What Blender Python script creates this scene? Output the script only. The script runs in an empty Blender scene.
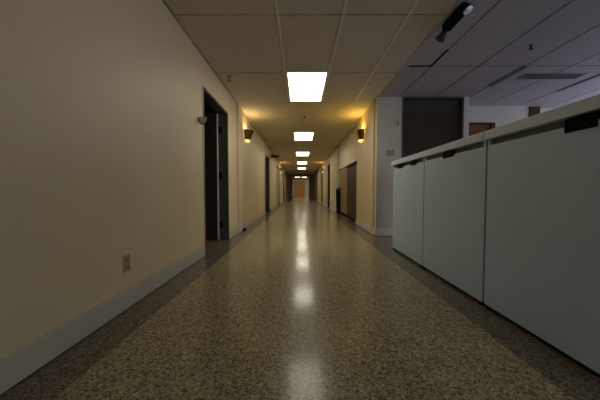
import bpy, bmesh, math, random
from mathutils import Vector, Matrix
random.seed(4)
S = bpy.context.scene
COL = S.collection
PI = math.pi

# ------------------------------------------------------------------ materials
def new_mat(name):
    m = bpy.data.materials.new(name); m.use_nodes = True
    nt = m.node_tree
    return m, nt, nt.nodes['Principled BSDF']

def paint(name, col, rough=0.55, var=0.06, scale=3.0, metal=0.0, bump=0.0, bscale=200.0, spec=0.4):
    m, nt, b = new_mat(name)
    tc = nt.nodes.new('ShaderNodeTexCoord')
    nz = nt.nodes.new('ShaderNodeTexNoise'); nz.inputs['Scale'].default_value = scale
    nz.inputs['Detail'].default_value = 5
    nt.links.new(tc.outputs['Object'], nz.inputs['Vector'])
    r = nt.nodes.new('ShaderNodeValToRGB')
    r.color_ramp.elements[0].position = 0.3; r.color_ramp.elements[1].position = 0.7
    r.color_ramp.elements[0].color = (*[c * (1 - var) for c in col], 1)
    r.color_ramp.elements[1].color = (*[min(1, c * (1 + var)) for c in col], 1)
    nt.links.new(nz.outputs['Fac'], r.inputs['Fac'])
    nt.links.new(r.outputs['Color'], b.inputs['Base Color'])
    b.inputs['Roughness'].default_value = rough
    b.inputs['Metallic'].default_value = metal
    b.inputs['Specular IOR Level'].default_value = spec
    if bump:
        n2 = nt.nodes.new('ShaderNodeTexNoise'); n2.inputs['Scale'].default_value = bscale
        nt.links.new(tc.outputs['Object'], n2.inputs['Vector'])
        bp = nt.nodes.new('ShaderNodeBump'); bp.inputs['Strength'].default_value = bump
        bp.inputs['Distance'].default_value = 0.002
        nt.links.new(n2.outputs['Fac'], bp.inputs['Height'])
        nt.links.new(bp.outputs['Normal'], b.inputs['Normal'])
    return m

def wood(name, c0, c1, rough=0.45, scale=(18, 18, 1.2)):
    m, nt, b = new_mat(name)
    tc = nt.nodes.new('ShaderNodeTexCoord')
    mp = nt.nodes.new('ShaderNodeMapping'); mp.inputs['Scale'].default_value = scale
    nz = nt.nodes.new('ShaderNodeTexNoise'); nz.inputs['Scale'].default_value = 2.0
    nz.inputs['Detail'].default_value = 6; nz.inputs['Distortion'].default_value = 0.6
    r = nt.nodes.new('ShaderNodeValToRGB')
    r.color_ramp.elements[0].position = 0.3; r.color_ramp.elements[0].color = (*c0, 1)
    r.color_ramp.elements[1].position = 0.7; r.color_ramp.elements[1].color = (*c1, 1)
    nt.links.new(tc.outputs['Object'], mp.inputs['Vector'])
    nt.links.new(mp.outputs['Vector'], nz.inputs['Vector'])
    nt.links.new(nz.outputs['Fac'], r.inputs['Fac'])
    nt.links.new(r.outputs['Color'], b.inputs['Base Color'])
    b.inputs['Roughness'].default_value = rough; b.inputs['Specular IOR Level'].default_value = 0.15
    return m

def emit(name, col, strength):
    m, nt, b = new_mat(name)
    b.inputs['Base Color'].default_value = (0.8, 0.8, 0.8, 1)
    b.inputs['Emission Color'].default_value = (*col, 1)
    b.inputs['Emission Strength'].default_value = strength
    return m

BORDER_L, BORDER_R = -0.95, 1.05
def terrazzo():
    m, nt, b = new_mat('terrazzo')
    N, L = nt.nodes, nt.links
    tc = N.new('ShaderNodeTexCoord')
    def ramp(src, stops):
        r = N.new('ShaderNodeValToRGB'); cr = r.color_ramp; cr.interpolation = 'CONSTANT'
        while len(cr.elements) < len(stops): cr.elements.new(0.5)
        for e, (p, c) in zip(cr.elements, stops):
            e.position = p; e.color = (*c, 1)
        L.new(src, r.inputs['Fac']); return r
    v = N.new('ShaderNodeTexVoronoi'); v.inputs['Scale'].default_value = 120
    nzv = N.new('ShaderNodeTexNoise'); nzv.inputs['Scale'].default_value = 40
    add = N.new('ShaderNodeVectorMath'); add.operation = 'MULTIPLY_ADD'
    add.inputs[1].default_value = (0.02, 0.02, 0.0)
    L.new(tc.outputs['Object'], nzv.inputs['Vector'])
    L.new(nzv.outputs['Color'], add.inputs[0]); L.new(tc.outputs['Object'], add.inputs[2])
    L.new(add.outputs['Vector'], v.inputs['Vector'])
    sep = N.new('ShaderNodeSeparateColor'); L.new(v.outputs['Color'], sep.inputs['Color'])
    main = ramp(sep.outputs['Red'], [(0.0, (0.12, 0.088, 0.052)), (0.16, (0.22, 0.175, 0.105)),
                                     (0.36, (0.33, 0.275, 0.16)), (0.64, (0.40, 0.34, 0.20)), (0.88, (0.52, 0.455, 0.30))])
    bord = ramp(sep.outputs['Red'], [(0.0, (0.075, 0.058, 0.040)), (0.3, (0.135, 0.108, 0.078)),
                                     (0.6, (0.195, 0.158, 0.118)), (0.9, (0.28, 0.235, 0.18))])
    # larger worn / cloudy variation
    cl = N.new('ShaderNodeTexNoise'); cl.inputs['Scale'].default_value = 0.9; cl.inputs['Detail'].default_value = 4
    L.new(tc.outputs['Object'], cl.inputs['Vector'])
    sx = N.new('ShaderNodeSeparateXYZ'); L.new(tc.outputs['Object'], sx.inputs['Vector'])
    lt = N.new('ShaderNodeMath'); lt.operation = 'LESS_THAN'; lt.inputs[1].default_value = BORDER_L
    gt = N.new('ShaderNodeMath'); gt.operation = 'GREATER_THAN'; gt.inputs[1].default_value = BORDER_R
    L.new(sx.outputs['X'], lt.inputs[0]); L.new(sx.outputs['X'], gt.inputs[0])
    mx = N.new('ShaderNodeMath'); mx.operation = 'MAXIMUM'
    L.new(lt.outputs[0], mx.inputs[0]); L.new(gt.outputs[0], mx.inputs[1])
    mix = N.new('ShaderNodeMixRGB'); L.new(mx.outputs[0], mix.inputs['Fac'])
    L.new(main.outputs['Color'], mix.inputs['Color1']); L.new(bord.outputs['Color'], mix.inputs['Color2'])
    mr = N.new('ShaderNodeMapRange'); mr.inputs['To Min'].default_value = 0.84; mr.inputs['To Max'].default_value = 1.12
    L.new(cl.outputs['Fac'], mr.inputs['Value'])
    mul = N.new('ShaderNodeMixRGB'); mul.blend_type = 'MULTIPLY'; mul.inputs['Fac'].default_value = 1
    L.new(mix.outputs['Color'], mul.inputs['Color1']); L.new(mr.outputs['Result'], mul.inputs['Color2'])
    L.new(mul.outputs['Color'], b.inputs['Base Color'])
    rr = N.new('ShaderNodeMapRange'); rr.inputs['To Min'].default_value = 0.10; rr.inputs['To Max'].default_value = 0.15
    L.new(cl.outputs['Fac'], rr.inputs['Value']); L.new(rr.outputs['Result'], b.inputs['Roughness'])
    b.inputs['Specular IOR Level'].default_value = 0.075
    b.inputs['Coat Weight'].default_value = 0.55; b.inputs['Coat Roughness'].default_value = 0.30; b.inputs['Coat IOR'].default_value = 1.4
    bn = N.new('ShaderNodeTexNoise'); bn.inputs['Scale'].default_value = 3.5
    L.new(tc.outputs['Object'], bn.inputs['Vector'])
    bp = N.new('ShaderNodeBump'); bp.inputs['Strength'].default_value = 0.06; bp.inputs['Distance'].default_value = 0.01
    L.new(bn.outputs['Fac'], bp.inputs['Height']); L.new(bp.outputs['Normal'], b.inputs['Normal'])
    return m

M = {}
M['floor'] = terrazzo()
M['wall'] = paint('tan_wall_paint', (0.64, 0.53, 0.345), 0.5, 0.05, 1.3, bump=0.15, bscale=120)
M['wall_grey'] = paint('grey_wall_tone', (0.52, 0.485, 0.42), 0.55, 0.04, 1.5, bump=0.15, bscale=120)  # greyer base colour than the tan walls
M['base'] = paint('baseboard_paint', (0.49, 0.46, 0.385), 0.4, 0.03)
M['base_lit'] = paint('baseboard_paint_lit', (0.66, 0.62, 0.56), 0.4, 0.03)  # brighter copy of the baseboard paint, corner light put into the colour
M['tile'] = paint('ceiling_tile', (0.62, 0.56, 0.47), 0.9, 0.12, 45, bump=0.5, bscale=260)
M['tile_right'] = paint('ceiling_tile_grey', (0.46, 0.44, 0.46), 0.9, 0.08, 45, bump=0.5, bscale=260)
M['plaster'] = paint('ceiling_plaster', (0.66, 0.57, 0.39), 0.8, 0.05, 2)
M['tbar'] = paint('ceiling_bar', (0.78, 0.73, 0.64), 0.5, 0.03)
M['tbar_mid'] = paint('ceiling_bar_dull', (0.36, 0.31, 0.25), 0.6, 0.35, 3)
M['tbar_dark'] = paint('ceiling_bar_dark', (0.15, 0.135, 0.14), 0.6, 0.05)  # dark purple-grey bars of the right-hand grid
M['black'] = paint('black_plastic', (0.008, 0.008, 0.008), 0.7, 0.1, spec=0.03)
M['dark'] = paint('dark_grey_green_metal', (0.045, 0.05, 0.045), 0.4, 0.1, spec=0.2)
M['frame_dark'] = paint('dark_door_frame', (0.07, 0.07, 0.055), 0.4, 0.1, spec=0.2)
M['brown_door'] = wood('dark_brown_door', (0.045, 0.025, 0.013), (0.06, 0.034, 0.018), 0.5)
M['red_door'] = wood('reddish_wood_door', (0.15, 0.052, 0.018), (0.21, 0.075, 0.027), 0.4)
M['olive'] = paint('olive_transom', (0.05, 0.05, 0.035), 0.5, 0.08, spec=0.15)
M['end_brown'] = wood('end_wall_brown', (0.30, 0.225, 0.14), (0.36, 0.27, 0.17), 0.5)
M['oak'] = wood('warm_oak', (0.44, 0.205, 0.055), (0.54, 0.265, 0.08), 0.4)
M['tan_wood'] = wood('tan_wood', (0.24, 0.145, 0.055), (0.31, 0.195, 0.085), 0.4)
M['pale_door'] = paint('pale_painted_door', (0.55, 0.49, 0.42), 0.4, 0.04)
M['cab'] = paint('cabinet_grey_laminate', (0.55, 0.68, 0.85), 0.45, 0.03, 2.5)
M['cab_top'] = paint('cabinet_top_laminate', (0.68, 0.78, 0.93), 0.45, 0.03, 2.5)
M['cab_in'] = paint('cabinet_channel_shaded', (0.13, 0.155, 0.17), 0.5, 0.03)  # shade under the countertop put into a darker body colour
M['brass'] = paint('brass', (0.78, 0.55, 0.15), 0.16, 0.1, 12, metal=1.0)
M['steel'] = paint('steel', (0.55, 0.54, 0.52), 0.3, 0.05, 10, metal=1.0)
M['bronze'] = paint('bronze_handle', (0.08, 0.07, 0.05), 0.35, 0.05, 10, metal=1.0)
M['plate'] = paint('ivory_plate', (0.36, 0.285, 0.145), 0.4, 0.03)
M['socket'] = paint('socket_face', (0.29, 0.225, 0.11), 0.5, 0.03)
M['plate_dark'] = paint('taupe_plate', (0.27, 0.23, 0.19), 0.4, 0.03)
M['white_plastic'] = paint('white_plastic', (0.6, 0.58, 0.55), 0.4, 0.03)
M['vent'] = paint('vent_metal', (0.12, 0.11, 0.12), 0.5, 0.05)
M['vent_light'] = paint('vent_frame', (0.30, 0.28, 0.29), 0.5, 0.05)
M['panel'] = emit('fluorescent_diffuser', (1.0, 0.94, 0.73), 9.0)
M['bulb'] = emit('warm_bulb', (1.0, 0.72, 0.28), 9.0)
M['amber'] = emit('amber_crystal_glow', (1.0, 0.75, 0.22), 1.0)
M['lens'] = paint('clear_reflector_lens', (0.75, 0.75, 0.77), 0.15, 0.1, 30, metal=1.0)
M['sign_grey'] = paint('sign_grey', (0.46, 0.41, 0.31), 0.4, 0.05)
def glass():
    m, nt, b = new_mat('window_glass')
    b.inputs['Base Color'].default_value = (0.95, 0.97, 1, 1); b.inputs['Roughness'].default_value = 0.02
    b.inputs['Transmission Weight'].default_value = 1.0; b.inputs['IOR'].default_value = 1.45
    tc = nt.nodes.new('ShaderNodeTexCoord'); nz = nt.nodes.new('ShaderNodeTexNoise')
    nt.links.new(tc.outputs['Object'], nz.inputs['Vector'])
    mr = nt.nodes.new('ShaderNodeMapRange'); mr.inputs['To Min'].default_value = 0.0; mr.inputs['To Max'].default_value = 0.04
    nt.links.new(nz.outputs['Fac'], mr.inputs['Value']); nt.links.new(mr.outputs['Result'], b.inputs['Roughness'])
    return m
M['glass'] = glass()

# ------------------------------------------------------------------ mesh helpers
def box(bm, x0, x1, y0, y1, z0, z1, mi=0, bev=0.0):
    r = bmesh.ops.create_cube(bm, size=1)
    vs = r['verts']
    bmesh.ops.scale(bm, vec=(abs(x1 - x0), abs(y1 - y0), abs(z1 - z0)), verts=vs)
    bmesh.ops.translate(bm, vec=((x0 + x1) / 2, (y0 + y1) / 2, (z0 + z1) / 2), verts=vs)
    fs = list({f for v in vs for f in v.link_faces})
    for f in fs: f.material_index = mi
    if bev > 0:
        es = list({e for v in vs for e in v.link_edges})
        bmesh.ops.bevel(bm, geom=es, offset=bev, segments=2, affect='EDGES', profile=0.6)

def cyl(bm, p0, p1, r0, r1=None, seg=20, caps=True):
    p0, p1 = Vector(p0), Vector(p1); d = p1 - p0
    rot = d.to_track_quat('Z', 'Y').to_matrix().to_4x4()
    mat = Matrix.Translation((p0 + p1) / 2) @ rot
    bmesh.ops.create_cone(bm, cap_ends=caps, segments=seg, radius1=r0, radius2=r1 if r1 is not None else r0,
                          depth=d.length, matrix=mat)

def ball(bm, c, r, sc=(1, 1, 1), seg=16):
    mat = Matrix.Translation(c) @ Matrix.Diagonal((*sc, 1))
    bmesh.ops.create_uvsphere(bm, u_segments=seg, v_segments=seg // 2, radius=r, matrix=mat)

def obj(name, bm, mats, parent=None, smooth=False, loc=None):
    me = bpy.data.meshes.new(name)
    bmesh.ops.recalc_face_normals(bm, faces=bm.faces)
    if loc is not None:
        bmesh.ops.translate(bm, vec=-Vector(loc), verts=bm.verts)
    bm.to_mesh(me); bm.free()
    for m in (mats if isinstance(mats, list) else [mats]): me.materials.append(m)
    if smooth:
        for p in me.polygons: p.use_smooth = True
    o = bpy.data.objects.new(name, me); COL.objects.link(o)
    if loc is not None: o.location = loc
    if parent: o.parent = parent
    return o

def bx(name, dims, mat, parent=None, bev=0.0):
    bm = bmesh.new(); box(bm, *dims, bev=bev)
    return obj(name, bm, mat, parent)

def tag(o, label, cat, group=None):
    o['label'] = label; o['category'] = cat
    if group: o['group'] = group
    return o

def thing(name, label, cat, loc=(0, 0, 0), group=None):
    o = bpy.data.objects.new(name, None); COL.objects.link(o); o.location = loc
    o.empty_display_size = 0.1
    return tag(o, label, cat, group)

def struct(o):
    o['kind'] = 'structure'; return o

def struct_empty(name, loc):
    o = bpy.data.objects.new(name, None); COL.objects.link(o); o.location = loc
    o['kind'] = 'structure'; return o

def copy_tree(o, parent=None):
    c = o.copy(); COL.objects.link(c)
    if parent: c.parent = parent
    for ch in list(o.children): copy_tree(ch, c)
    return c

# ------------------------------------------------------------------ dimensions
XL, XR = -1.185, 1.335        # corridor walls
H = 2.44
Y0, Y1 = -4.0, 24.5           # behind camera .. far end wall
YC = 4.5                      # corner where the corridor narrows on the right
XE = 6.6                      # far right wall of the open office area
T = 0.145
YB = 33.0                     # back of the lobby past the end doors

# ------------------------------------------------------------------ floor and ceiling
bm = bmesh.new()
box(bm, -4.2, XE + 0.2, Y0 - 0.15, YB + 0.2, -0.1, 0.0)
struct(obj('floor', bm, M['floor']))

bm = bmesh.new()
YT = 4.72
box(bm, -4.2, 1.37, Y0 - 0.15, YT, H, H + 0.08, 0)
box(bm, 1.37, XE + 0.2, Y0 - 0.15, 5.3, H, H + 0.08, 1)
box(bm, -4.2, 1.37, YT, YB + 0.2, H, H + 0.08, 2)
box(bm, 1.37, XE + 0.2, 5.3, YB + 0.2, H, H + 0.08, 2)
struct(obj('ceiling', bm, [M['tile'], M['tile_right'], M['plaster']]))

# suspended grid bars over the near corridor
bm = bmesh.new()
for x in (-0.213, 0.397, 1.007):
    box(bm, x - 0.011, x + 0.011, Y0, YT, H - 0.004, H)
struct(obj('trim_1', bm, M['tbar']))
bm = bmesh.new()
for y in (-2.37, -1.17, 0.03, 1.23, 2.43, 3.60):
    box(bm, XL, 1.36, y - 0.007, y + 0.007, H - 0.003, H)
struct(obj('trim_9', bm, M['tbar_mid']))
bm = bmesh.new()
box(bm, XL, XL + 0.016, Y0, YT, H - 0.012, H)
struct(obj('trim_10', bm, M['tbar_mid']))
# boundary channel between both ceiling fields
bm = bmesh.new()
box(bm, 1.352, 1.385, Y0, YC, H - 0.006, H)
struct(obj('trim_2', bm, M['tile_right']))
# right hand grid
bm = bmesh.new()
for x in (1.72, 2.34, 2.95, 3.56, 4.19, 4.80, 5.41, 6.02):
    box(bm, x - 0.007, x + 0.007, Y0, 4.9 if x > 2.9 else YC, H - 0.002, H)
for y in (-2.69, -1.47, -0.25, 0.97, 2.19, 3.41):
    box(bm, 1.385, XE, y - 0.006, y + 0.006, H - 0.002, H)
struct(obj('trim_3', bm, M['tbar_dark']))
# black strips standing for the shadow gap where one tile has dropped
bm = bmesh.new()
box(bm, 1.43, 1.715, 3.395, 3.425, H - 0.004, H - 0.0005)
box(bm, 1.70, 1.725, 3.02, 3.425, H - 0.004, H - 0.0005)
struct(obj('trim_4', bm, M['black']))

# ------------------------------------------------------------------ left wall
# openings: (y0, y1, top)
OL = [(3.12, 4.19, 2.07), (8.55, 9.75, 2.06), (12.7, 14.3, 2.06), (17.6, 18.6, 2.06)]
def wall_run(bm, x0, x1, ys, ye, ops, mi=0):
    y = ys
    for a, b_, top in ops:
        box(bm, x0, x1, y, a, 0, H, mi)
        box(bm, x0, x1, a, b_, top, H, mi)
        y = b_
    box(bm, x0, x1, y, ye, 0, H, mi)
bm = bmesh.new()
wall_run(bm, XL - T, XL, Y0, Y1, OL)
struct(obj('wall_left', bm, M['wall']))
# side room behind the open door, its unlit darkness put into the wall colour
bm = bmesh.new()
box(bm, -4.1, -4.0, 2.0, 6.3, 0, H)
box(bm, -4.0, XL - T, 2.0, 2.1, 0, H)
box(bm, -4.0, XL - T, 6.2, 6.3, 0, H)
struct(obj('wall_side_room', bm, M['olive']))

def baseboard(name, dims_list, mat=None):
    bm = bmesh.new()
    for d in dims_list:
        box(bm, *d, bev=0.004)
    return struct(obj(name, bm, mat or M['base']))
BH = 0.135
runs = []
y = Y0
for a, b_, t_ in OL:
    runs.append((XL, XL + 0.016, y, a - 0.04, 0.005, BH)); y = b_ + 0.04
runs.append((XL, XL + 0.016, y, Y1, 0.005, BH))
baseboard('baseboard_left', runs)

# corner posts framing the start of the narrow corridor
bm = bmesh.new()
box(bm, XL, XL + 0.028, 4.80, 5.02, 0, H, bev=0.004)
struct(obj('trim_5', bm, M['wall']))
bm = bmesh.new()
box(bm, XR - 0.026, XR, 4.62, 4.82, 0, H, bev=0.004)
struct(obj('trim_6', bm, M['wall']))

# door 1: leaf swung into the dark room
def frame_bm(x0, x1, y0, y1, top, w=0.035):
    bm = bmesh.new()
    box(bm, x0, x1, y0, y0 + w, 0, top); box(bm, x0, x1, y1 - w, y1, 0, top)
    box(bm, x0, x1, y0 + w, y1 - w, top - w, top)
    return bm
d1 = struct_empty('door_1', (XL, 4.19, 0))
def under(parent, o):
    o.parent = parent; o.matrix_parent_inverse = Matrix.Translation(-Vector(parent.location)); return o
under(d1, obj('door_frame', frame_bm(XL - T, XL + 0.008, 3.12, 4.19, 2.07), M['frame_dark']))
bm = bmesh.new(); box(bm, -2.235, XL - T - 0.006, 4.10, 4.145, 0.012, 2.04, bev=0.003)
leaf = under(d1, obj('door_leaf', bm, M['brown_door']))
bm = bmesh.new(); box(bm, XL - T - 0.008, XL - T + 0.004, 4.098, 4.147, 0.012, 2.04)
under(d1, obj('door_edge', bm, M['wall_grey']))
for z in (0.25, 1.05, 1.78):
    bm = bmesh.new(); box(bm, XL - T + 0.01, XL - T + 0.06, 4.146, 4.156, z - 0.055, z + 0.055)
    cyl(bm, (XL - T + 0.004, 4.147, z - 0.06), (XL - T + 0.004, 4.147, z + 0.06), 0.009, seg=10)
    under(d1, obj('hinge', bm, M['black']))
bm = bmesh.new(); cyl(bm, (-2.16, 4.10, 1.0), (-2.16, 4.05, 1.0), 0.012); ball(bm, (-2.16, 4.035, 1.0), 0.03)
under(d1, obj('door_handle', bm, M['bronze']))
# frame around the opening on the wall face
bm = bmesh.new()
for (a, b_, z0, z1) in ((3.10, 3.12, 0, 2.09), (4.19, 4.21, 0, 2.09), (3.12, 4.19, 2.07, 2.09)):
    box(bm, XL, XL + 0.008, a, b_, z0, z1)
under(d1, obj('casing', bm, M['wall']))

def shut_door(name, x_face, side, y0, y1, top, depth, leafmat, framemat, double=False):
    """door set back in a corridor wall; side=-1 left wall, +1 right wall"""
    e = struct_empty(name, (x_face, (y0 + y1) / 2, 0))
    xs = sorted((x_face + side * T, x_face - side * 0.006))
    under(e, obj('door_frame', frame_bm(xs[0], xs[1], y0, y1, top, 0.045), framemat))
    xl = sorted((x_face + side * depth, x_face + side * (depth + 0.042)))
    cuts = [(y0 + 0.047, y1 - 0.047)]
    if double:
        ym = (y0 + y1) / 2; cuts = [(y0 + 0.047, ym - 0.003), (ym + 0.003, y1 - 0.047)]
    for k, (a, b_) in enumerate(cuts):
        bm = bmesh.new(); box(bm, xl[0], xl[1], a, b_, 0.01, top - 0.047, bev=0.003)
        under(e, obj('door_leaf', bm, leafmat))
        yh = (a + 0.07) if k == 0 and not double else ((b_ - 0.07) if k == 0 else (a + 0.07))
        xh = x_face + side * depth
        bm = bmesh.new(); cyl(bm, (xh, yh, 1.0), (xh - side * 0.05, yh, 1.0), 0.011, seg=12)
        cyl(bm, (xh - side * 0.05, yh, 1.0), (xh - side * 0.05, yh + 0.1, 1.0), 0.009, seg=12)
        under(e, obj('door_handle', bm, M['bronze']))
    return e
shut_door('door_2', XL, -1, 8.55, 9.75, 2.06, 0.095, M['dark'], M['frame_dark'])
shut_door('door_3', XL, -1, 12.7, 14.3, 2.06, 0.03, M['pale_door'], M['brown_door'], True)
shut_door('door_4', XL, -1, 17.6, 18.6, 2.06, 0.09, M['brown_door'], M['frame_dark'])

# ------------------------------------------------------------------ right corridor wall
REC0, REC1 = 6.08, 9.30        # recess with the cabinets
OR = [(11.5, 12.5, 2.06), (15.3, 16.2, 2.06)]
bm = bmesh.new()
box(bm, XR, XR + T, YC, REC0, 0, H)
box(bm, XR + T, 1.95, REC0 - 0.1, REC0, 0, H)
box(bm, 1.86, 1.95, REC0, REC1 + 0.1, 0, H)
box(bm, XR + T, 1.86, REC1, REC1 + 0.1, 0, H)
box(bm, XR + 0.06, 1.86, REC0, REC1, 1.56, H)
wall_run(bm, XR, XR + T, REC1, Y1, OR)
struct(obj('wall_right', bm, M['wall']))
shut_door('door_5', XR, 1, 11.5, 12.5, 2.06, 0.10, M['dark'], M['frame_dark'])
shut_door('door_6', XR, 1, 15.3, 16.2, 2.06, 0.06, M['tan_wood'], M['brown_door'])
baseboard('baseboard_right', [(XR - 0.016, XR, YC - 0.016, REC0, 0.012, BH),
                              (XR - 0.016, XR, REC1, 11.46, 0.005, BH), (XR - 0.016, XR, 12.54, 15.26, 0.005, BH),
                              (XR - 0.016, XR, 16.24, Y1, 0.005, BH)], M['base_lit'])

# cross wall at the corner, facing the camera
PX0, PX1 = 1.77, 2.845          # brown door opening
bm = bmesh.new()
box(bm, XR + T, PX0, YC, YC + T, 0, H)
box(bm, PX1, PX1 + 0.095, YC, 4.98, 0, H)
box(bm, XR, XR + T, YC - 0.001, YC, 0, H)
struct(obj('wall_corner', bm, M['wall_grey']))
baseboard('baseboard_corner', [(XR - 0.016, PX0 - 0.02, YC - 0.018, YC - 0.001, 0.012, BH + 0.005)], M['base_lit'])
d7 = struct_empty('door_7', ((PX0 + PX1) / 2, YC, 0))
bm = bmesh.new()
box(bm, PX0, PX0 + 0.03, YC - 0.006, YC + T, 0, H - 0.002); box(bm, PX1 - 0.03, PX1, YC - 0.006, YC + T, 0, H - 0.002)
box(bm, PX0 + 0.03, PX1 - 0.03, YC - 0.006, YC + T, H - 0.03, H - 0.002)
under(d7, obj('door_frame', bm, M['frame_dark']))
bm = bmesh.new(); box(bm, PX0 + 0.032, PX1 - 0.032, YC + 0.08, YC + 0.12, 0.012, 2.185, bev=0.003)
under(d7, obj('door_leaf', bm, M['brown_door']))
bm = bmesh.new(); box(bm, PX0 + 0.032, PX1 - 0.032, YC + 0.085, YC + 0.12, 2.19, H - 0.032)
under(d7, obj('transom_panel', bm, M['olive']))
bm = bmesh.new(); cyl(bm, (PX1 - 0.12, YC + 0.08, 1.0), (PX1 - 0.12, YC + 0.03, 1.0), 0.012); ball(bm, (PX1 - 0.12, YC + 0.02, 1.0), 0.028)
under(d7, obj('door_handle', bm, M['steel']))

# wall further back in the office area
YF = 4.98
DX0, DX1 = 2.965, 3.755
bm = bmesh.new()
box(bm, PX1 + 0.095, DX0, YF, YF + 0.12, 0, H)
box(bm, DX0, DX1, YF, YF + 0.12, 2.12, H)
box(bm, DX1, 4.50, YF, YF + 0.12, 0, H)
box(bm, 4.57, XE + 0.1, YF + 0.17, YF + 0.3, 0, H)
struct(obj('wall_office', bm, M['wall_grey']))
bm = bmesh.new(); box(bm, 4.40, 4.60, YF - 0.02, YF + 0.30, 0, H - 0.02)
struct(obj('trim_7', bm, M['brown_door']))
d8 = struct_empty('door_8', ((DX0 + DX1) / 2, YF, 0))
bm = bmesh.new()
box(bm, DX0, DX0 + 0.06, YF - 0.012, YF + 0.11, 0, 2.12); box(bm, DX1 - 0.075, DX1, YF - 0.012, YF + 0.11, 0, 2.12)
box(bm, DX0 + 0.06, DX1 - 0.075, YF - 0.012, YF + 0.11, 2.085, 2.12)
under(d8, obj('door_frame', bm, M['brown_door']))
bm = bmesh.new(); box(bm, DX0 + 0.062, DX1 - 0.077, YF + 0.02, YF + 0.06, 0.012, 2.08, bev=0.003)
under(d8, obj('door_leaf', bm, M['red_door']))
bm = bmesh.new(); cyl(bm, (DX0 + 0.13, YF + 0.02, 1.0), (DX0 + 0.13, YF - 0.03, 1.0), 0.012); ball(bm, (DX0 + 0.13, YF - 0.04, 1.0), 0.028)
under(d8, obj('door_handle', bm, M['steel']))

# right outer wall with a daylight window, back wall with one added for fill
def wall_x_window(name, x0, x1, ys, ye, wy0, wy1, z0, z1, mat):
    bm = bmesh.new()
    box(bm, x0, x1, ys, wy0, 0, H); box(bm, x0, x1, wy1, ye, 0, H)
    box(bm, x0, x1, wy0, wy1, 0, z0); box(bm, x0, x1, wy0, wy1, z1, H)
    return struct(obj(name, bm, mat))
wall_x_window('wall_east', XE, XE + 0.12, Y0 - 0.1, YF + 0.3, 1.2, 4.7, 0.85, 2.25, M['wall_grey'])
WB = (2.2, 5.4)
bm = bmesh.new()
box(bm, XL - T, WB[0], Y0 - 0.12, Y0, 0, H); box(bm, WB[1], XE, Y0 - 0.12, Y0, 0, H)
box(bm, WB[0], WB[1], Y0 - 0.12, Y0, 0, 0.85); box(bm, WB[0], WB[1], Y0 - 0.12, Y0, 2.25, H)
struct(obj('wall_back', bm, M['wall_grey']))
w1 = struct_empty('window_1', (XE + 0.06, 2.95, 0.85))
bm = bmesh.new()
for (a, b_, z0, z1) in ((1.2, 1.26, .85, 2.25), (4.64, 4.7, .85, 2.25), (2.92, 2.98, .91, 2.19), (1.26, 4.64, .85, .91), (1.26, 4.64, 2.19, 2.25)):
    box(bm, XE + 0.03, XE + 0.09, a, b_, z0, z1)
under(w1, obj('window_frame', bm, M['steel']))
for a, b_ in ((1.26, 2.92), (2.98, 4.64)):
    bm = bmesh.new(); box(bm, XE + 0.057, XE + 0.063, a, b_, .91, 2.19); under(w1, obj('pane', bm, M['glass']))
w2 = struct_empty('added_window_2', (3.8, Y0 - 0.06, 0.85))  # unseen window, added to let fill in from behind
bm = bmesh.new()
for (a, b_, z0, z1) in ((2.2, 2.26, .85, 2.25), (5.34, 5.4, .85, 2.25), (3.77, 3.83, .91, 2.19), (2.26, 5.34, .85, .91), (2.26, 5.34, 2.19, 2.25)):
    box(bm, a, b_, Y0 - 0.09, Y0 - 0.03, z0, z1)
under(w2, obj('window_frame', bm, M['steel']))
for a, b_ in ((2.26, 3.77), (3.83, 5.34)):
    bm = bmesh.new(); box(bm, a, b_, Y0 - 0.063, Y0 - 0.057, .91, 2.19); under(w2, obj('pane', bm, M['glass']))

# ------------------------------------------------------------------ far end
EX0, EX1 = -0.74, 0.80
bm = bmesh.new()
box(bm, XL - T, EX0 - 0.05, Y1, Y1 + 0.12, 0, H)
box(bm, EX1 + 0.05, XR + T, Y1, Y1 + 0.12, 0, H)
box(bm, EX0 - 0.05, EX1 + 0.05, Y1, Y1 + 0.12, 2.22, H)
struct(obj('wall_end', bm, M['end_brown']))
# brown flanking panels just before the end doorway
bm = bmesh.new()
box(bm, XL, XL + 0.02, 20.2, Y1, 0, H - 0.002); box(bm, XR - 0.02, XR, 20.2, Y1, 0, H - 0.002)
struct(obj('trim_8', bm, M['end_brown']))
d9 = struct_empty('door_9', (0.03, Y1, 0))
bm = bmesh.new()
box(bm, EX0 - 0.05, EX0, Y1 - 0.02, Y1 + 0.13, 0, 2.22); box(bm, EX1, EX1 + 0.05, Y1 - 0.02, Y1 + 0.13, 0, 2.22)
box(bm, EX0, EX1, Y1 - 0.02, Y1 + 0.13, 1.90, 1.99); box(bm, EX0, EX1, Y1 - 0.02, Y1 + 0.13, 2.17, 2.22)
under(d9, obj('door_frame', bm, M['base']))
bm = bmesh.new(); box(bm, EX0, EX1, Y1 + 0.05, Y1 + 0.056, 1.99, 2.17); under(d9, obj('transom_pane', bm, M['glass']))
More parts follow.
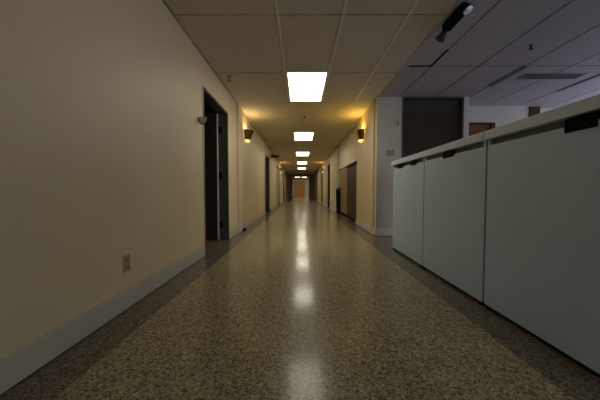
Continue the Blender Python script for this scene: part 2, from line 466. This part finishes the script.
# lobby beyond
bm = bmesh.new()
box(bm, -2.6, -2.5, Y1 + 0.12, YB, 0, H); box(bm, 2.5, 2.6, Y1 + 0.12, YB, 0, H)
box(bm, -2.6, 2.6, YB, YB + 0.1, 0, H)
box(bm, -2.5, XL - T, Y1, Y1 + 0.12, 0, H); box(bm, XR + T, 2.5, Y1, Y1 + 0.12, 0, H)
struct(obj('wall_lobby', bm, M['pale_door']))
d10 = struct_empty('door_10', (-0.1, YB, 0))
bm = bmesh.new()
box(bm, -0.86, -0.80, YB - 0.03, YB, 0, 2.1); box(bm, 0.5, 0.56, YB - 0.03, YB, 0, 2.1); box(bm, -0.8, 0.5, YB - 0.03, YB, 2.04, 2.1)
under(d10, obj('door_frame', bm, M['tan_wood']))
for a, b_ in ((-0.8, -0.153), (-0.147, 0.5)):
    bm = bmesh.new()
    box(bm, a, b_, YB - 0.025, YB - 0.002, 0.01, 2.04, bev=0.003)
    lf = under(d10, obj('door_leaf', bm, M['oak']))
    bm = bmesh.new(); c = (a + b_) / 2; s = 1 if a < -0.5 else -1
    cyl(bm, (c + s * .24, YB - 0.025, 1.0), (c + s * .24, YB - 0.06, 1.0), 0.012, seg=10); ball(bm, (c + s * .24, YB - 0.07, 1.0), 0.03)
    under(d10, obj('door_handle', bm, M['steel']))
bm = bmesh.new(); box(bm, 0.10, 0.27, YB - 0.031, YB - 0.024, 1.2, 1.75)
under(d10, obj('vision_pane', bm, M['plate']))

# ------------------------------------------------------------------ ceiling light fixtures
def make_light(label, y0, y1, x0=-0.177, x1=0.362, group='fluorescent ceiling panels down the corridor'):
    cx, cy = (x0 + x1) / 2, (y0 + y1) / 2
    t = thing('ceiling_light', label, 'ceiling light', (cx, cy, H), group)
    w, l = (x1 - x0) / 2, (y1 - y0) / 2
    bm = bmesh.new(); f = 0.022; z0, z1 = -0.012, -0.001
    box(bm, -w - f, -w, -l - f, l + f, z0, z1); box(bm, w, w + f, -l - f, l + f, z0, z1)
    box(bm, -w, w, -l - f, -l, z0, z1); box(bm, -w, w, l, l + f, z0, z1)
    obj('fixture_frame', bm, M['tbar'], t)
    bm = bmesh.new(); box(bm, -w, w, -l, l, -0.009, -0.002)
    obj('diffuser', bm, M['panel'], t)
    return t
names = ['large lit fluorescent ceiling panel nearest the camera, in the tiled ceiling',
         'second lit ceiling panel along the corridor, past the wall sconces',
         'third lit ceiling panel down the corridor, just past the small hanging sign',
         'fourth lit ceiling panel down the corridor, small and distant',
         'fifth and farthest lit panel in the corridor ceiling before the end doors']
for i, n in enumerate(names):
    yc = 4.135 + 3.60 * i
    make_light(n, yc - 0.56, yc + 0.555)
make_light('left of two tiny lit panels seen above the far end doorway', 30.1, 30.7, -0.66, -0.14, 'ceiling panels beyond the end doors')
make_light('right of two tiny lit panels seen above the far end doorway', 30.1, 30.7, 0.22, 0.74, 'ceiling panels beyond the end doors')

# ------------------------------------------------------------------ sconces
def make_sconce(label, x, y, z, side, energy, col):
    """side=+1: mounted on the left wall, opening toward +x"""
    t = thing('wall_sconce', label, 'wall lamp', (x, y, z), 'brass wall sconces along the corridor')
    # back plate
    bm = bmesh.new(); xs = sorted((0.001 * side, 0.014 * side)); box(bm, xs[0], xs[1], -0.06, 0.06, -0.11, 0.10, bev=0.003)
    obj('back_plate', bm, M['brass'], t)
    # faceted half-cone shade, open at top and bottom
    bm = bmesh.new(); n = 7
    lv = [(-0.08, 0.112), (-0.05, 0.122), (0.10, 0.188), (0.12, 0.20)]
    rings = []
    for off in (0.0, 0.006):
        rg = []
        for (zz, r) in lv:
            ring = []
            for k in range(n + 1):
                a = -PI / 2 + PI * k / n
                ring.append(bm.verts.new((side * ((r - off) * math.cos(a) + 0.003), (r - off) * math.sin(a) * 0.80, zz)))
            rg.append(ring)
        rings.append(rg)
    for rg in rings:
        for a, b_ in zip(rg, rg[1:]):
            for k in range(n): bm.faces.new((a[k], a[k + 1], b_[k + 1], b_[k]))
    for lvl in (0, -1):
        a, b_ = rings[0][lvl], rings[1][lvl]
        for k in range(n): bm.faces.new((a[k], a[k + 1], b_[k + 1], b_[k]))
    obj('lamp_shade', bm, M['brass'], t)
    bm = bmesh.new()
    cyl(bm, (side * 0.05, 0, -0.10), (side * 0.05, 0, -0.03), 0.016, seg=12)
    box(bm, *sorted((0.010 * side, 0.06 * side)), -0.012, 0.012, -0.09, -0.075)
    obj('socket', bm, M['steel'], t)
    bm = bmesh.new(); ball(bm, (side * 0.05, 0, 0.0), 0.026, (1, 1, 1.25))
    obj('bulb', bm, M['bulb'], t, True)
    # hanging crystal drops at the bottom rim, escaping lamp light put in as emission
    for k in range(4):
        a = -PI / 2 + PI * (k + 0.5) / 4
        xx, yy = side * (0.082 * math.cos(a) + 0.003), 0.070 * math.sin(a)
        bm = bmesh.new()
        cyl(bm, (xx, yy, -0.075), (xx, yy, -0.104), 0.022, 0.024, 8); cyl(bm, (xx, yy, -0.104), (xx, yy, -0.122), 0.024, 0.008, 8)
        obj('crystal_drop', bm, M['amber'], t)
    ld = bpy.data.lights.new('sconce_bulb_light', 'POINT'); ld.energy = energy; ld.color = col; ld.shadow_soft_size = 0.025
    lo = bpy.data.objects.new('sconce_bulb_light', ld); COL.objects.link(lo)
    lo.parent = t; lo.location = (side * 0.07, 0, 0.10)
    return t
make_sconce('brass wall sconce on the left wall just past the open doorway', XL, 5.50, 1.965, 1, 4.6, (1.0, 0.88, 0.58))
make_sconce('brass wall sconce on the right wall beside the yellow-lit corner', XR, 5.48, 1.965, -1, 5.8, (1.0, 0.72, 0.18))
make_sconce('small distant brass sconce far down the left wall', XL, 14.75, 1.99, 1, 3.0, (1.0, 0.68, 0.25))
make_sconce('small distant brass sconce far down the right wall', XR, 14.75, 1.99, -1, 3.5, (1.0, 0.62, 0.18))

# ------------------------------------------------------------------ office cabinets on the right
CX = 1.262
def make_cabinet(label, y0, y1, pulls, zb=1.086):
    cy = (y0 + y1) / 2; l = (y1 - y0) / 2
    t = thing('storage_cabinet', label, 'cabinet', (CX, cy, 0), 'grey storage cabinets in a row')
    g = 0.004
    bm = bmesh.new()
    box(bm, 0.022, 0.46, -l + g, l - g, 0.022, 1.143)
    obj('body', bm, M['cab_in'], t)
    bm = bmesh.new(); box(bm, 0.03, 0.44, -l + 0.02, l - 0.02, 0.0, 0.022)
    obj('toe_kick', bm, M['black'], t)
    bm = bmesh.new(); box(bm, 0.0, 0.020, -l + g, l - g, 0.026, 1.104, bev=0.003)
    fp = obj('front_panel', bm, M['cab'], t)
    for ya, yb in ((l - g - 0.022, l - g), (-l + g, -l + g + 0.022)):
        bm = bmesh.new(); box(bm, 0.0, 0.02, ya, yb, 1.105, 1.143); obj('corner_stile', bm, M['cab'], t)
    for (a, b_) in pulls:
        bm = bmesh.new(); a -= cy; b_ -= cy
        box(bm, -0.004, 0.010, a, b_, zb, zb + 0.006); box(bm, -0.004, 0.010, a, b_, 1.132, 1.138)
        box(bm, -0.004, 0.010, a, a + 0.006, zb + 0.006, 1.132); box(bm, -0.004, 0.010, b_ - 0.006, b_, zb + 0.006, 1.132)
        box(bm, -0.001, 0.004, a + 0.006, b_ - 0.006, zb + 0.006, 1.132)
        obj('recessed_pull', bm, M['black'], t)
    for yy in (-l + 0.03, l - 0.03):
        bm = bmesh.new(); cyl(bm, (0.012, yy, 0.0), (0.012, yy, 0.026), 0.014, seg=12); obj('levelling_foot', bm, M['black'], t)
    return t
make_cabinet('grey storage cabinet at the far end of the row with two pulls', 2.615, 3.48, [(3.15, 3.31), (2.78, 2.93)])
make_cabinet('grey storage cabinet in the middle of the row', 1.745, 2.611, [(2.11, 2.27)])
make_cabinet('grey storage cabinet nearest the camera with large dark recessed pull', 0.875, 1.735, [(1.095, 1.23)], 1.074)
def make_top(label, y0, y1):
    bm = bmesh.new(); box(bm, CX - 0.022, CX + 0.48, y0, y1, 1.1435, 1.203, bev=0.004)
    o = obj('countertop', bm, M['cab_top'], loc=(CX + 0.2, (y0 + y1) / 2, 1.1435))
    return tag(o, label, 'countertop', 'grey tops on the cabinet row')
make_top('pale grey countertop over the two farther cabinets', 1.742, 3.50)
make_top('pale grey countertop over the nearest cabinet', 0.86, 1.736)

# ------------------------------------------------------------------ cabinets and bin in the right recess
t = thing('wooden_cabinet', 'dark brown wooden cabinet in the recess of the right wall', 'cabinet', (1.39, 6.9, 0))
bm = bmesh.new(); box(bm, 0.02, 0.45, -0.70, 0.72, 0.06, 1.46, bev=0.004); obj('body', bm, M['brown_door'], t)
bm = bmesh.new(); box(bm, 0.04, 0.45, -0.68, 0.70, 0.0, 0.06); obj('plinth', bm, M['black'], t)
for a, b_ in ((-0.695, 0.006), (0.014, 0.715)):
    bm = bmesh.new(); box(bm, 0.0, 0.018, a, b_, 0.07, 1.45, bev=0.003); dd = obj('door', bm, M['brown_door'], t)
    bm = bmesh.new(); yk = b_ - 0.04 if a < -0.5 else a + 0.04
    ball(bm, (-0.012, yk, 0.8), 0.014); cyl(bm, (0, yk, 0.8), (-0.01, yk, 0.8), 0.006, seg=8); obj('knob', bm, M['brass'], dd)
t = thing('wooden_cabinet', 'lighter tan wooden cabinet beside the dark brown cabinet', 'cabinet', (1.39, 8.27, 0))
bm = bmesh.new(); box(bm, 0.02, 0.45, -0.62, 0.58, 0.07, 1.52, bev=0.004); obj('body', bm, M['tan_wood'], t)
bm = bmesh.new(); box(bm, 0.005, 0.45, -0.62, 0.58, 0.0, 0.07); obj('plinth', bm, M['black'], t)
for a, b_ in ((-0.615, -0.024), (-0.016, 0.575)):
    bm = bmesh.new(); box(bm, 0.0, 0.018, a, b_, 0.08, 1.51, bev=0.003); dd = obj('door', bm, M['tan_wood'], t)
    bm = bmesh.new(); yk = b_ - 0.04 if a < -0.5 else a + 0.04
    ball(bm, (-0.012, yk, 0.8), 0.014); cyl(bm, (0, yk, 0.8), (-0.01, yk, 0.8), 0.006, seg=8); obj('knob', bm, M['brass'], dd)
t = thing('trash_can', 'tall narrow black bin beyond the tan wooden cabinet', 'bin', (1.38, 9.07, 0))
bm = bmesh.new()
cyl(bm, (0, 0, 0), (0, 0, 0.82), 0.10, 0.12, 24); obj('body', bm, M['black'], t)
bm = bmesh.new(); cyl(bm, (0, 0, 0.82), (0, 0, 0.86), 0.126, 0.126, 24); cyl(bm, (0, 0, 0.86), (0, 0, 0.93), 0.122, 0.07, 24)
obj('lid', bm, M['dark'], t)

# ------------------------------------------------------------------ small wall and ceiling fittings
# outlet on left wall
t = thing('wall_outlet', 'small ivory wall outlet low on the left wall above the baseboard', 'outlet', (XL, 1.715, 0.308))
bm = bmesh.new(); box(bm, 0.0, 0.006, -0.035, 0.035, -0.055, 0.055, bev=0.002); obj('cover_plate', bm, M['plate'], t)
for z in (-0.024, 0.024):
    bm = bmesh.new(); box(bm, 0.006, 0.008, -0.017, 0.017, z - 0.014, z + 0.014, bev=0.0008); s_ = obj('socket', bm, M['socket'], t)
    bm = bmesh.new(); box(bm, 0.008, 0.0084, -0.008, -0.005, z - 0.006, z + 0.006); box(bm, 0.008, 0.0084, 0.005, 0.008, z - 0.006, z + 0.006)
    obj('slot', bm, M['black'], s_)
# projecting half-round sign by the door
t = thing('projecting_sign', 'small half-round sign with dark rim projecting by the left doorway', 'sign', (XL, 2.98, 1.615))
bm = bmesh.new(); n = 14; R_ = 0.078
top = []
fr, bk = [], []
for k in range(n + 1):
    a = PI + PI * k / n
    p = (0.055 + 0.05 * math.cos(a), R_ * math.sin(a))
    fr.append(bm.verts.new((p[0], -0.003, p[1] + 0.04))); bk.append(bm.verts.new((p[0], 0.003, p[1] + 0.04)))
bm.faces.new(fr); bm.faces.new(bk[::-1])
for k in range(n): bm.faces.new((fr[k], fr[k + 1], bk[k + 1], bk[k]))
bm.faces.new((fr[-1], fr[0], bk[0], bk[-1]))
obj('sign_face', bm, M['sign_grey'], t)
bm = bmesh.new()
pts = [(0.055 + 0.055 * math.cos(PI + PI * k / n), (R_ + 0.004) * math.sin(PI + PI * k / n) + 0.04) for k in range(n + 1)]
for p, q in zip(pts, pts[1:]): cyl(bm, (p[0], 0, p[1]), (q[0], 0, q[1]), 0.0065, seg=8)
obj('rim', bm, M['black'], t)
# door stop on the floor by the left baseboard
t = thing('door_stop', 'small black rubber door stop on the floor against left baseboard', 'door stop', (XL + 0.05, 5.12, 0))
bm = bmesh.new(); box(bm, -0.028, 0.03, -0.05, 0.05, 0.0, 0.022, bev=0.005); obj('base', bm, M['black'], t)
for yy in (-0.03, 0.03):
    bm = bmesh.new(); cyl(bm, (0, yy, 0.022), (0, yy, 0.055), 0.02, 0.015, 14); obj('bumper', bm, M['black'], t)
# switch plate and thermostat on cross wall
t = thing('light_switch', 'wide taupe light switch plate on the grey corner wall', 'switch', (1.575, YC, 1.465))
bm = bmesh.new(); box(bm, -0.075, 0.075, -0.007, -0.001, -0.055, 0.055, bev=0.002); obj('cover_plate', bm, M['plate_dark'], t)
for xx in (-0.046, 0.0, 0.046):
    bm = bmesh.new(); box(bm, xx - 0.006, xx + 0.006, -0.016, -0.007, -0.012, 0.012, bev=0.002); obj('toggle', bm, M['plate'], t)
t = thing('thermostat', 'small thermostat high on the grey corner wall near the brown door', 'thermostat', (1.69, YC, 1.985))
bm = bmesh.new(); box(bm, -0.05, 0.03, -0.008, -0.001, -0.06, 0.06, bev=0.002); obj('back_plate', bm, M['wall_grey'], t)
bm = bmesh.new(); box(bm, -0.005, 0.022, -0.03, -0.008, -0.05, 0.045, bev=0.003); obj('housing', bm, M['vent_light'], t)
# hanging sign over left side further down
t = thing('hanging_sign', 'small dark sign hanging from ceiling by the closed left door', 'sign', (-1.0, 10.05, H))
bm = bmesh.new(); box(bm, -0.16, 0.15, -0.02, 0.02, -0.34, -0.23, bev=0.008); obj('sign_panel', bm, M['brown_door'], t)
for xx in (-0.1, 0.09):
    bm = bmesh.new(); cyl(bm, (xx, 0, -0.23), (xx, 0, 0), 0.004, seg=8); obj('hanger_rod', bm, M['plaster'], t)
# sprinkler heads
def sprinkler(label, x, y, s=1.0, mat='black'):
    t = thing('sprinkler_head', label, 'sprinkler', (x, y, H), 'ceiling sprinkler heads')
    bm = bmesh.new(); cyl(bm, (0, 0, -0.001), (0, 0, -0.010 * s), 0.034 * s, 0.026 * s, 20); obj('escutcheon', bm, M['plate_dark'], t)
    bm = bmesh.new(); cyl(bm, (0, 0, -0.010 * s), (0, 0, -0.032 * s), 0.010 * s, seg=10)
    for sx in (-1, 1): cyl(bm, (sx * 0.013 * s, 0, -0.026 * s), (sx * 0.003 * s, 0, -0.056 * s), 0.004 * s, seg=6)
    obj('frame', bm, M[mat], t)
    bm = bmesh.new(); cyl(bm, (0, 0, -0.055 * s), (0, 0, -0.060 * s), 0.027 * s, seg=16); obj('deflector', bm, M[mat], t)
sprinkler('ceiling sprinkler head near the left wall above the open doorway', -1.02, 3.70, 1.2, 'plate_dark')
sprinkler('tiny sprinkler head on the ceiling between first and second light panels', 0.085, 5.65, 0.9)
sprinkler('dark sprinkler head on the tiled ceiling above the grey cabinets', 2.59, 2.93, 0.8)
# return grille
t = thing('ceiling_vent', 'long dark slatted air vent in the ceiling above the cabinets', 'vent', (3.58, 3.70, H))
bm = bmesh.new()
for d in ((-0.42, 0.42, -0.095, -0.08), (-0.42, 0.42, 0.08, 0.095), (-0.42, -0.405, -0.08, 0.08), (0.405, 0.42, -0.08, 0.08)):
    box(bm, *d, -0.010, -0.003)
obj('frame', bm, M['vent_light'], t)
bm = bmesh.new(); box(bm, -0.405, 0.405, -0.08, 0.08, -0.005, -0.003); obj('backing', bm, M['black'], t)
bm = bmesh.new()
for k in range(7): box(bm, -0.405, 0.405, -0.07 + k * 0.0225, -0.058 + k * 0.0225, -0.009, -0.005)
obj('louvres', bm, M['vent'], t)
# linear slot diffusers
def slot(label, x, y0, y1, w):
    t = thing('slot_diffuser', label, 'vent', (x, (y0 + y1) / 2, H), 'slot air diffusers in the office ceiling')
    l = (y1 - y0) / 2
    bm = bmesh.new(); box(bm, -w / 2, w / 2, -l, l, -0.007, -0.003); obj('slot_opening', bm, M['vent'], t)
    bm = bmesh.new(); box(bm, -w / 2 - 0.006, -w / 2, -l, l, -0.010, -0.003); box(bm, w / 2, w / 2 + 0.006, -l, l, -0.010, -0.003); obj('rails', bm, M['vent_light'], t)
slot('dark slot air diffuser left of the long ceiling vent', 2.96, 3.43, 4.05, 0.055)
slot('narrow dark slot air diffuser right of the long ceiling vent', 4.22, 3.62, 4.25, 0.03)

# emergency light on the ceiling
t = thing('emergency_light', 'black twin-head emergency light mounted under the ceiling at top right', 'emergency light', (1.43, 2.46, H))
bm = bmesh.new(); box(bm, -0.04, 0.04, -0.15, 0.11, -0.075, -0.006, bev=0.01); obj('housing', bm, M['black'], t)
def head(yc, dv, mat, zc=-0.065):
    bm = bmesh.new(); d = Vector(dv).normalized(); c = Vector((0, yc, zc))
    cyl(bm, c - d * 0.04, c + d * 0.025, 0.028, 0.047, 20); ball(bm, c - d * 0.04, 0.028)
    h = obj('lamp_head', bm, M['black'] if mat == 'lens' else M['dark'], t)
    bm = bmesh.new(); cyl(bm, c + d * 0.0255, c + d * 0.031, 0.044, 0.038, 20); obj('lens', bm, M[mat], h)
    bm = bmesh.new(); cyl(bm, c - d * 0.045, (0, yc * 0.68, -0.045), 0.010, seg=10); obj('swivel', bm, M['black'], t)
head(-0.20, (0.4, -0.35, -0.8), 'lens')
head(0.19, (-0.45, 0.3, -0.8), 'olive', -0.08)

# ------------------------------------------------------------------ lights and world
w = bpy.data.worlds.new('World'); S.world = w; w.use_nodes = True
nt = w.node_tree; bg = nt.nodes['Background']
bg.inputs['Color'].default_value = (0.60, 0.66, 1.0, 1); bg.inputs['Strength'].default_value = 1.0

def area(name, loc, rot, sx, sy, e, col):
    ld = bpy.data.lights.new(name, 'AREA'); ld.shape = 'RECTANGLE'; ld.size = sx; ld.size_y = sy; ld.energy = e; ld.color = col
    o = bpy.data.objects.new(name, ld); COL.objects.link(o); o.location = loc; o.rotation_euler = rot
    return o
area('window_daylight', (XE - 0.05, 3.55, 1.55), (0, math.radians(90 + 28), 0), 1.3, 2.1, 40, (0.74, 0.74, 1.0))
area('lobby_fill', (0, 26.0, H - 0.06), (math.radians(25), 0, 0), 3.5, 1.4, 130, (1.0, 0.9, 0.72))  # added fill for the lobby, out of view behind the doorway header
area('back_fill_light', (3.8, Y0 + 0.05, 1.55), (math.radians(90 + 5), 0, 0), 3.0, 1.3, 62, (0.86, 0.95, 1.0))  # added fill at the unseen window behind the camera

# ------------------------------------------------------------------ camera
cd = bpy.data.cameras.new('camera'); cam = bpy.data.objects.new('camera', cd); COL.objects.link(cam)
cd.sensor_width = 36; cd.lens = 36 * 255 / 600; cd.clip_start = 0.01; cd.clip_end = 200
cam.location = (0, 0, 0.80)
cam.rotation_euler = (math.radians(90 - math.degrees(math.atan(9 / 255))), 0, math.radians(0.11))
S.camera = cam
S.view_settings.view_transform = 'Standard'
S.view_settings.look = 'None'
S.view_settings.exposure = 0.0
